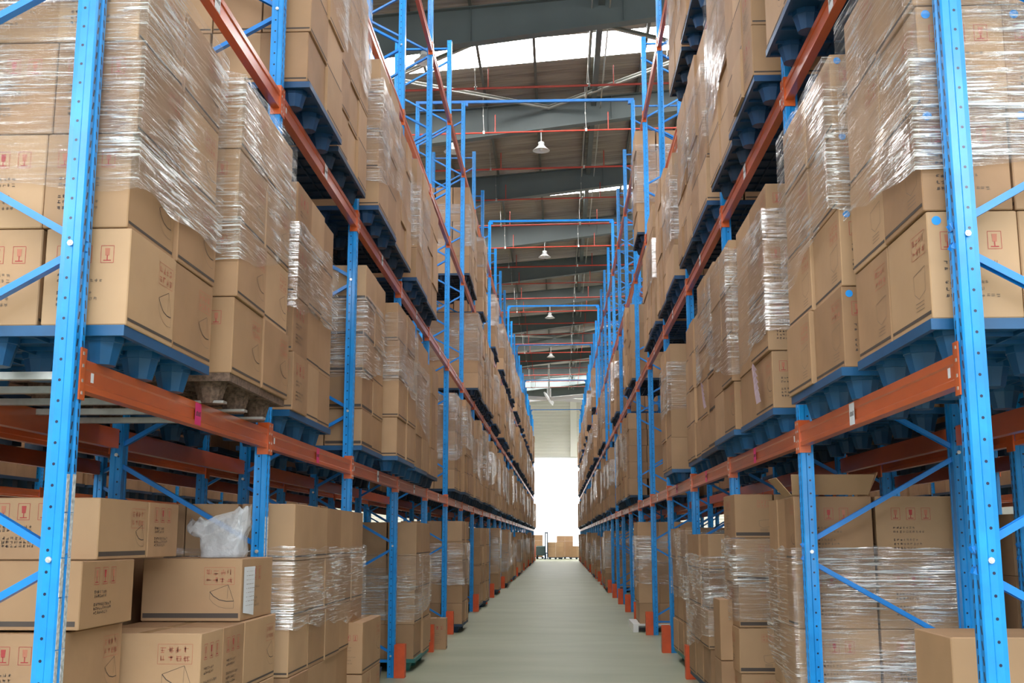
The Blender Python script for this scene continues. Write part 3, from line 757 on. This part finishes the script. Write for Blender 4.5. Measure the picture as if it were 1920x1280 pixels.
# ------------------------------------------------------------------ loose near boxes on the floor, left
def loose(side, x0, x1, y0, y1, z0, z1, label, style=None, mat=None, var=0, rot=0.0):
    dx, dy, h = x1 - x0, y1 - y0, z1 - z0
    o = ob('cardboard_box', box_mesh(dx, dy, h, mat or CARD), None, ((x0 + x1) / 2, (y0 + y1) / 2, z0), rot)
    tag(o, label, 'box', 'loose cardboard boxes on the floor level')
    if style:
        m = MB(); R = random.Random(var + 3); e = .0012; X_, Y_, Z_ = Vector((1, 0, 0)), Vector((0, 1, 0)), Vector((0, 0, 1))
        of, ou = Vector((-dx / 2, -dy / 2 - e, 0)), X_
        sf, su = (Vector((dx / 2 + e, -dy / 2, 0)), Y_) if side == 'left' else (Vector((-dx / 2 - e, dy / 2, 0)), -Y_)
        if style == 'front': marks_main(m, of, ou, Z_, dx, h, 'drawing', R); marks_side(m, sf, su, Z_, dy, h, R)
        elif style == 'side': marks_main(m, sf, su, Z_, dy, h, 'drawing', R); marks_side(m, of, ou, Z_, dx, h, R)
        else: marks_main(m, of, ou, Z_, dx, h, 'stripe', R); marks_side(m, sf, su, Z_, dy, h, R)
        m.build('printed_marks', INKS, o)['kind'] = 'stuff'
    return o
LX = -1.64
loose('left', -2.19, LX, 5.28, 5.62, .66, 1.00, 'large cardboard box with fan-shaped drawing at the bottom left corner', 'front')
loose('left', -2.19, LX, 5.63, 6.00, .66, 1.00, 'cardboard box behind the large bottom left one, second along the aisle', 'front', CARD2)
loose('left', -2.19, LX, 6.01, 6.66, .66, 1.002, 'cardboard box at the blue post foot, third along the lowest left row', 'side')
for k, (a, b_) in enumerate(((5.28, 5.97), (5.98, 6.66))):
    loose('left', -2.19, LX, a, b_, .325, .655, '%s box of the hidden second layer under the bottom left boxes' % ('near', 'far')[k], 'side')
    loose('left', -2.19, LX, a, b_, .0, .322, '%s box of the floor layer under the bottom left boxes' % ('near', 'far')[k], 'side')
bx = loose('left', -2.185, -1.66, 5.98, 6.62, 1.006, 1.325, 'cardboard box with white paper sheet, below the plastic bag', 'front', CARD, 1)
pp = MB()
for k in range(4): pp.quad((0.004 + .004 * math.sin(k), k * .055, -.16 - .006 * k), (.004 + .004 * math.sin(k + 1), (k + 1) * .055, -.16 - .006 * (k + 1)), (.003, (k + 1) * .055, .075), (.003, k * .055, .075))
RP = random.Random(4)
for k in range(9):
    for j in range(5):
        y_ = .03 + j * .033; z_ = .05 - k * .022; e_ = RP.uniform(.006, .024); pp.quad((.0105, y_, z_), (.0105, y_ + e_, z_), (.0105, y_ + e_, z_ + .003), (.0105, y_, z_ + .003), 1)
q = pp.build('paper_sheet', [PAPERW, GREY_INK], bx, (.2625, -.285, .20)); q['label'] = 'white paper sheet taped to the box'
loose('left', -2.52, -1.95, 4.79, 5.36, 1.34, 1.60, 'cardboard box on top of the near left pile, beside the front post', 'side', CARD)
loose('left', -2.52, -1.95, 5.38, 5.80, 1.34, 1.60, 'shaded cardboard box right behind the top one of the near left pile', 'print', CARD2)
loose('left', -2.965, -2.54, 4.79, 5.40, 1.34, 1.59, 'cardboard box at left picture edge, topmost of the near left pile', 'side', CARD)
loose('left', -2.72, -1.93, 4.60, 5.17, 1.065, 1.337, 'wide cardboard box in the middle layer of the near left pile', 'stripe', CARD)
loose('left', -2.40, -1.98, 4.56, 5.20, .72, 1.055, 'cardboard box under the middle layer, just left of the large one', 'side', CARD2)
loose('left', -2.84, -2.42, 4.56, 5.20, .72, 1.055, 'cardboard box in the bottom left corner of the picture', 'side', CARD2)
for k, x in enumerate((-2.84, -2.40)):
    loose('left', x, x + .42, 4.56, 5.2, .36, .715, '%s box of the hidden layer at the very left floor' % ('outer', 'inner')[k], 'side')
    loose('left', x, x + .42, 4.56, 5.2, 0, .355, '%s box of the lowest layer at the very left floor' % ('outer', 'inner')[k], 'side')
loose('left', -2.965, -2.30, 5.90, 6.62, .66, 1.60, 'tall dim cardboard box behind the plastic bag', None, CARD2)
loose('left', -2.965, -2.30, 5.90, 6.62, .0, .655, 'dim cardboard box under the tall one behind the bag', None, CARD2)
loose('left', -1.71, -1.50, 8.82, 9.70, .42, .80, 'narrow cardboard box leaning out into the aisle before the third left post', 'side')
loose('left', -1.71, -1.50, 8.82, 9.20, .0, .415, 'nearer low box standing in the aisle before the third left post', 'side')
loose('left', -1.71, -1.50, 9.22, 9.70, .0, .415, 'farther low box standing in the aisle before the third left post', 'side')
loose('left', -1.72, -1.50, 15.3, 15.48, .0, .40, 'small upright box beside the orange guard of the fifth left post', 'side')
# low box bottom right
loose('right', 1.455, 2.35, 4.42, 4.86, .70, 1.065, 'pale cardboard box at the bottom right corner beside the front post', None)
loose('right', 1.455, 2.35, 4.42, 4.86, .35, .695, 'cardboard box second from the floor at the bottom right corner', None)
loose('right', 1.455, 2.35, 4.42, 4.86, .0, .345, 'cardboard box on the floor at the bottom right corner', None)
loose('right', 1.22, 1.41, 8.95, 9.30, .52, .97, 'narrow box leaning beside the printed stack on the right floor', None)
loose('right', 1.22, 1.41, 8.95, 9.30, .0, .515, 'narrow floor box below the leaning one, right side', None, CARD2)
for k in range(3):
    loose('right', 1.9 + k * .0, 2.38, 12.6 , 13.9, 1.62, 1.95, 'x', None) if False else None
# open box on the right floor stack: raised flaps
fl = MB()
fl.box(1.385, 1.845, 6.885, 6.89, 1.70, 1.84); 
fl.v, fl.f, fl.m = [], [], []
i0 = [(1.39, 6.89, 1.686), (1.84, 6.89, 1.686), (1.86, 6.80, 1.80), (1.37, 6.80, 1.80)]
fl.quad(*i0); fl.quad((1.39, 6.90, 1.686), (1.39, 7.14, 1.686), (1.30, 7.15, 1.79), (1.30, 6.89, 1.79)); fl.quad((1.84, 7.14, 1.686), (1.84, 6.90, 1.686), (1.90, 6.89, 1.82), (1.90, 7.15, 1.82))
o = fl.build('box_flap', CARD); so = o.modifiers.new('t', 'SOLIDIFY'); so.thickness = .004
o.name = 'open_flaps'; tag(o, 'raised open flaps on the top box behind the second right post', 'cardboard')
# plinths of plain boards under floor stacks that stand on no plastic pallet
def board_plinth(x0, x1, y0, y1, z, label, mat):
    m = MB(); r = empty('flat_pallet', ((x0 + x1) / 2, y0, 0)); tag(r, label, 'pallet'); w_ = x1 - x0
    n = 7
    tm = MB(); tm.box(-w_ / 2, w_ / 2, 0, (y1 - y0) / n - .02, z - .022, z - .001); tme = tm.mesh('deck_board', [mat])
    for k in range(n): ob('deck_board', tme, r, (0, k * (y1 - y0) / n, 0))
    bm_ = MB(); bm_.box(-.04, .04, 0, y1 - y0 - .02, 0, z - .022); bme = bm_.mesh('bearer', [mat])
    for x in (-w_ / 2 + .04, 0, w_ / 2 - .04): ob('bearer', bme, r, (x, 0, 0))
WOOD = plain('grey_brown_wood', (.22, .16, .11), .8, noise_amt=.3, scale=8, stretch=(1, 8, 1))
board_plinth(-2.62, -1.60, 6.88, 9.38, .28, 'low timber base under the five-column stack on left floor', WOOD)
board_plinth(1.39, 2.35, 6.9, 7.73, .14, 'low timber base under the wide stack on right floor', WOOD)
board_plinth(1.14, 2.25, 18.2, 19.4, .125, 'white flat pallet sticking out into the aisle on the right', WHITE)

# ------------------------------------------------------------------ emit boxes, pallets, film
F2 = 2125.0
for b_ in BOXES:
    x, y, z = b_['c']; d2 = y * y
    b_['score'] = b_['h'] * (b_['dy'] * abs(b_['X']) / y + (b_['dx'] * .9 if b_['iy'] == 0 else 0) * (1 if b_['ix'] == 0 else .6)) / d2
BOXES.sort(key=lambda q: -q['score'])
MAXB = 300 - 25
rest = MB()
LOOK = {'drawing': 'drawing-marked box', 'tray': 'tray-printed box', 'print': 'red-printed box', 'stripe': 'dark-striped box'}
for n_, b_ in enumerate(BOXES):
    x, y, z = b_['c']
    if n_ < MAXB:
        o = ob('cardboard_box', box_mesh(b_['dx'], b_['dy'], b_['h'], b_['mat']), None, (x, y, z), b_['rot'])
        rn = 'top row' if b_['row'] == b_['rows'] - 1 else ROWN[b_['row']]
        if b_['nY'] == 1: cn_ = 'aisle side' if b_['ix'] == 0 else 'rear side'
        elif b_['ix'] == 0: cn_ = '%s column' % ORD[b_['iy'] + 1]
        else: cn_ = ('middle of near end', 'back of near end')[b_['ix'] - 1]
        tag(o, '%s, %s, %s, %s' % (LOOK[b_['style']], rn, cn_, b_['where']), 'box', 'boxes of the ' + b_['where'])
        st = b_['style']
        if y < 16:
            ob('printed_marks', marks_mesh(b_['side'], b_['dx'], b_['dy'], b_['h'], st, b_['var']), o)['kind'] = 'stuff'
        if b_['dot'] and b_['ix'] == 0:
            q = ob('round_sticker', DOT, o, (-b_['dx'] / 2 + .035, -b_['dy'] / 2 - .0015, b_['h'] - .035)); q.rotation_euler = (math.pi / 2, 0, 0); q['label'] = 'round blue sticker'
        elif b_['dot']:
            q = ob('round_sticker', DOT, o, (-b_['dx'] / 2 + .045, -b_['dy'] / 2 - .0015, b_['h'] - .04)); q.rotation_euler = (math.pi / 2, 0, 0); q['label'] = 'round blue sticker'
        b_['ob'] = o
    else:
        dx, dy, h = b_['dx'] / 2, b_['dy'] / 2, b_['h']
        rest.box(x - dx, x + dx, y - dy, y + dy, z, z + h)
        if b_['style'] != 'drawing' and y < 60 and b_['ix'] == 0:
            s = SX[b_['side']]; xe = x - s * (dx + .001)
            rest.quad((xe, y - dy * .97, z + h * .055), (xe, y + dy * .97, z + h * .055), (xe, y + dy * .97, z + h * .085), (xe, y - dy * .97, z + h * .085), 1)
o = rest.build('cardboard_box_stacks', [CARD, DARK_INK]); o['kind'] = 'stuff'; tag(o, 'brown cardboard boxes stacked on the shelves farther down the aisle', 'box')
o = far.build('background_box_stacks', [CARD2]); o['kind'] = 'stuff'; tag(o, 'dim cardboard boxes on the racks behind, seen under the shelves', 'box')  # darker board colour stands in for shade under the shelves
o = farp.build('background_pallets', [PALN]); o['kind'] = 'stuff'; tag(o, 'dark plastic pallets on the racks behind, seen under the shelves', 'pallet')

def film_mesh(L_):
    s = SX[L_['side']]; X = s * L_['X']; y0, y1, z0, z1 = L_['y0'], L_['y1'], L_['z0'], L_['z1']
    d = L_['d'] + .02; Xb = s * (L_['X'] + d)
    per = [(X, y1 + 0, 0), (X, y0, y1 - y0), (Xb, y0, y1 - y0 + d)]
    near = L_['y'] < 12
    nu = 46 if near else 14; nv = 16 if near else 5; tot = y1 - y0 + d; La = y1 - y0
    vs = []; uvs = []
    sd = L_['seed']
    for iu in range(nu + 1):
        t = tot * iu / nu
        if abs(t - La) < tot / nu * .5: t = La
        if t <= La: px, py, nx, ny = X, y1 - t, -s, 0
        else: px, py, nx, ny = X + s * (t - La), y0, 0, -1
        corner = min(abs(t - La), abs(t)) < .03
        frac = t / La if t < La else 1 - (t - La) / d * .3
        zl = z0 + L_['slant'] * (frac - .5) * 2 + .05 * noise.noise((t * 3, sd, 0)) 
        zh = z1 + (.03 * noise.noise((t * 4, sd + 9, 0)) if near else 0)
        for iv in range(nv + 1):
            v = iv / nv; z = zl + (zh - zl) * v
            a = .005 * noise.noise((t * 4, z * 12, sd)) + .003 * noise.noise((t * 2 + 3, z * 40, sd))
            a = 0 if corner else max(-.004, a)
            vs.append((px + nx * a, py + ny * a, z)); uvs.append((t, z + sd))
    me = bpy.data.meshes.new('stretch_film'); fs = []
    for iu in range(nu):
        for iv in range(nv):
            a = iu * (nv + 1) + iv; fs.append((a, a + nv + 1, a + nv + 2, a + 1))
    me.from_pydata(vs, [], fs); uvl = me.uv_layers.new(name='UVMap')
    uvl.data.foreach_set('uv', [c_ for l in me.loops for c_ in uvs[l.vertex_index]])
    me.polygons.foreach_set('use_smooth', [True] * len(me.polygons)); me.materials.append(FILM); me.update(); return me
npal = 0
LOADS.sort(key=lambda q: q['y'])
prest = MB()
for L_ in LOADS:
    if L_['kind'] == 'pallet':
        dk_, lg, full = PM[L_['pal']]; lab = '%s under the %s' % (PNAME[L_['pal']], L_['where'])
        npal += 1
        if npal > 290:
            k = len(prest.v); x, y, z = L_['loc']
            me = full; prest.v += [(v.co.x + x, v.co.y + y, v.co.z + z) for v in me.vertices]; prest.f += [tuple(q + k for q in p.vertices) for p in me.polygons]; prest.m += [0] * len(me.polygons); continue
        if L_['y'] < 12 and L_['level'] in (0, 1, 2, 3):
            e = empty('plastic_pallet', L_['loc']); tag(e, lab, 'pallet', 'plastic pallets on the racks')
            dd = ob('deck', dk_, e); dd.scale = (1, L_['sy'], 1)
            for x, y in LEGP: ob('leg', lg, e, (x, y * L_['sy'], 0))
        else:
            e = ob('plastic_pallet', full, None, L_['loc']); e.scale = (1, L_['sy'], 1); tag(e, lab, 'pallet', 'plastic pallets on the racks')
    else:
        o = ob('stretch_film', film_mesh(L_)); tag(o, 'clear stretch film wrapped around the %s' % L_['where'], 'film', 'stretch film on the pallet loads')
if prest.v:
    o = prest.build('distant_pallets', [PALN]); o['kind'] = 'stuff'; tag(o, 'dark plastic pallets on the shelves at the far end', 'pallet')

# three pale bars under the brown pallet
for k in range(3):
    y = 5.42 + k * .37; m = MB(); m.prism([(-.03, 0), (.03, 0), (.03, .012), (-.03, .012)], 'x', -2.60, -1.62)
    z_ = ZB[1] + .057
    o = m.build('support_bar', STEEL, None, (0, y, z_ - .0)); tag(o, '%s pale bar poking out under the brown pallet, first left shelf' % ('nearest', 'middle', 'farthest')[k], 'bar', 'pale bars under the brown pallet')
for k in range(5):
    y = 4.35 + k * .42; m = MB(); m.prism([(-.02, -.03), (.02, -.03), (.02, 0), (-.02, 0)], 'x', -AL - DEP + .04, -AL - .05); q = m.build('shelf_bar', STEEL, RL, (AL, y - Y0, ZB[1] + .057 - .001))
# lilac papers stuck on right-hand boxes
def curled_paper(x, y, z, wd, ht, label):
    m = MB(); n = 6
    for k in range(n):
        a, b_ = k / n, (k + 1) / n
        fx = lambda t: -.002 - .05 * max(0, t - .35) ** 2 - .012 * math.sin(t * 3)
        m.quad((fx(a), wd, -ht * (1 - a)), (fx(a), 0, -ht * (1 - a)), (fx(b_) - .02 * b_, 0, -ht * (1 - b_)), (fx(b_), wd, -ht * (1 - b_)))
    o = m.build('paper_sheet', LILAC, None, (x, y, z)); o.modifiers.new('t', 'SOLIDIFY').thickness = .0008; tag(o, label, 'paper'); return o
curled_paper(1.275, 7.15, 2.52, .16, .24, 'lilac paper sheet hanging on the near box above the second right post')
curled_paper(1.31, 10.05, 2.80, .16, .22, 'lilac paper on a box farther along the first right shelf')

# clear plastic bag on the box
def bag():
    m = MB(); nu, nv = 28, 16; vs = []; fs = []
    for iv in range(nv + 1):
        v = iv / nv
        for iu in range(nu):
            t = 2 * math.pi * iu / nu
            rx = .118 + .02 * v; ry = .10 - .055 * v
            cx_ = math.copysign(abs(math.cos(t)) ** .55, math.cos(t)) * rx; cy_ = math.copysign(abs(math.sin(t)) ** .6, math.sin(t)) * ry
            k = noise.noise((math.cos(t) * 2.2, math.sin(t) * 2.2, v * 4)) * .14 * (.25 + v)
            if v > .55 and cx_ < 0: cx_ -= .075 * math.sin((v - .55) / .45 * 2.6)
            z = .235 * v + (.05 * noise.noise((math.cos(t) * 3, math.sin(t) * 2, 4)) + .035 * cx_ / .12) * v
            vs.append((cx_ * (1 + k), cy_ * (1 + k * 2), z))
    for iv in range(nv):
        for iu in range(nu):
            a = iv * nu + iu; b_ = iv * nu + (iu + 1) % nu; fs.append((a, b_, b_ + nu, a + nu))
    fs.append(tuple(range(nu))[::-1])
    me = bpy.data.meshes.new('plastic_bag'); me.from_pydata(vs, [], fs); me.materials.append(BAG)
    me.polygons.foreach_set('use_smooth', [True] * len(me.polygons)); me.update(); return me
o = ob('plastic_bag', bag(), None, (-1.83, 6.22, 1.328)); tag(o, 'crumpled clear plastic bag standing on the box with the paper sheet', 'bag')
# dark plastic tub under the wrapped stack, left floor
m = MB(); m.lathe([(.0, .0), (.13, .0), (.155, .17), (.15, .17), (.125, .012), (.0, .012)], 18)
o = m.build('plastic_tub', PALN, None, (-1.93, 11.6, 0), True); tag(o, 'dark round plastic tub on the floor behind the fourth left post', 'tub')

# ------------------------------------------------------------------ overhead: pipes, lamps, fan
def zpipe(x): return 12.02 + .013 * x
for k in range(19):
    y = 25.5 + 3.0 * k
    r = empty('sprinkler_pipe', (0, y, 0)); tag(r, '%s red sprinkler pipe from the camera, running across under the roof' % ORD[k + 1], 'pipe', 'red sprinkler pipes under the roof')
    m = MB(); m.tube((-9, 0, zpipe(-9)), (9, 0, zpipe(9)), .028 if k % 2 == 0 else .022, n=8); m.build('main_pipe', REDPIPE, r)
    for x in (-4.6, -1.62, 1.36, 4.3):
        m = MB(); m.tube((x, 0, zpipe(x)), (x, 0, zpipe(x) + .45), .014, n=6); m.tube((x, 0, zpipe(x) + .45), (x, 0, zpipe(x) + .5), .02, .008, n=6); m.build('riser', REDPIPE, r)
    for x in (-1.92, .78):
        m = MB(); m.tube((x, 0, zpipe(x) + .02), (x - .02, 0, zpipe(x) + .47), .007, n=5); m.tube((x - .02, 0, zpipe(x) + .45), (x - .02, 0, zpipe(x) + .5), .014, n=8); m.tube((x - .02, 0, zpipe(x) + .5), (x - .02, 0, zroof(x) - .1), .003, n=4); m.tube((x, 0, zpipe(x) - .03), (x, 0, zpipe(x) + .05), .034, n=8)
        q = m.build('hanger_rod', STEEL, r); q['label'] = 'thin hanger rod and clamp'
def lamp(x, y, z, label, zt=12.45):
    r = empty('high_bay_lamp', (x, y, z)); tag(r, label, 'lamp', 'bell shaped lamps under the roof')
    m = MB(); m.lathe([(.075, .155), (.10, .13), (.13, .09), (.20, .03), (.235, .0), (.225, .0), (.19, .03), (.12, .085), (.08, .12), (.0, .12)], 24); m.build('lamp_shade', WHITE, r, smooth=True)
    m = MB(); m.lathe([(.0, .25), (.06, .25), (.085, .235), (.085, .165), (.075, .155)], 16); m.build('ballast_housing', WHITE, r, smooth=True)
    m = MB(); m.tube((0, 0, .25), (0, 0, zt - z), .014, n=8); m.lathe([(0, zt - z), (.06, zt - z), (.05, zt - z - .03), (.0, zt - z - .03)], 12); m.build('rod', WHITE, r)
    m = MB(); m.lathe([(.0, .0), (.04, .01), (.05, .05), (.03, .11), (.0, .12)][::-1], 12); m.build('bulb', plain('frosted_bulb', (.85, .85, .82), .2), r, smooth=True)
lamp(-.42, 29.53, 11.85, 'nearest white bell lamp hanging over the middle of the aisle')
lamp(-.48, 41.39, 11.85, 'second white bell lamp over the middle of the aisle')
lamp(-.38, 53.25, 11.85, 'third white bell lamp over the middle of the aisle')
lamp(-.42, 65.11, 11.85, 'farthest white bell lamp over the aisle, just above the fan')
lamp(-2.85, 29.53, 11.85, 'lower bell lamp seen through the bracing of the left rack', 12.1)
lamp(-2.92, 23.6, 11.85, 'upper bell lamp against the skylight, left rack top', 12.1)
fr_ = empty('ceiling_fan', (-.60, 71.9, 10.35)); tag(fr_, 'large white ceiling fan with long blades at the far end', 'fan')
m = MB(); m.tube((0, 0, .5), (0, 0, 2.15), .055, n=10); m.build('down_rod', WHITE, fr_)
m = MB(); m.tube((0, 0, -.05), (0, 0, .55), .13, n=16); m.tube((0, 0, -.16), (0, 0, -.05), .18, n=16); m.build('motor', WHITE, fr_)
bl = MB(); bl.bar((.15, 0, -.1), (2.7, 0, -.1), .10, .22, (0, 1, .35)); blm = bl.mesh('blade', [WHITE])
for k in range(6):
    ob('blade', blm, fr_, (0, 0, 0), math.radians(20 + 60 * k + 5))

# ------------------------------------------------------------------ end of the aisle: floor stacks and a forklift
def end_stack(x0, x1, y, nX, rows, h, label):
    r = empty('plastic_pallet', ((x0 + x1) / 2, y + .5, .15)); 
    bpy.data.objects.remove(r)
    e = ob('plastic_pallet', PM['navy'][2], None, ((x0 + x1) / 2, y + .5, .136)); tag(e, 'dark pallet under the ' + label, 'pallet', 'plastic pallets on the racks')
    d = (x1 - x0) / nX
    R = random.Random(int(x0 * 10) + 50)
    st = MB()
    for r_ in range(rows):
        for k in range(nX):
            o = ob('cardboard_box', box_mesh(d - .006, .98, h - .004, CARD), None, (x0 + d * (k + .5), y + .5, .137 + r_ * h + .001))
            tag(o, 'brown box, %s, %s, %s' % (ROWN[r_], ('left column', 'right column')[k] if nX > 1 else 'only column', label), 'box', 'boxes at the end of the aisle')
end_stack(-.86, .30, 83.6, 2, 3, .36, 'stack left of centre, aisle end')
end_stack(.72, 1.75, 83.6, 2, 2, .40, 'stack right of centre, aisle end')
end_stack(-.2, 1.0, 85.4, 2, 4, .385, 'taller rear stack in the middle, aisle end')
end_stack(-2.1, -1.25, 85.6, 1, 4, .40, 'leftmost rear stack, aisle end')
fk = empty('forklift', (-1.25, 83.4, 0)); tag(fk, 'dark forklift with tall mast parked at the far end of the aisle', 'forklift')
m = MB(); m.cbox(-.45, .25, .3, 1.5, .25, .95, .06); m.build('body', plain('forklift_grey', (.05, .08, .08), .5), fk)
for x in (.20, .34):
    m = MB(); m.box(x, x + .07, 0, .12, .03, 1.95); m.build('mast_rail', PALN, fk)
m = MB(); m.box(.2, .41, .02, .1, 1.85, 1.93); m.box(.2, .41, .02, .1, .4, .48); m.build('mast_crossbar', PALN, fk)
for x in (.12, .36):
    m = MB(); m.box(x, x + .1, -.9, 0, .04, .08); m.build('fork', PALN, fk)
m = MB(); m.box(-.6, -.5, .3, .9, .2, 1.05); m.build('side_panel', REDPIPE, fk)
for x in (-.42, .16):
    for y in (.5, 1.3):
        m = MB(); m.tube((x, y, .2), (x + .12, y, .2), .2, n=16); m.build('wheel', plain('rubber', (.02, .02, .02), .8), fk)
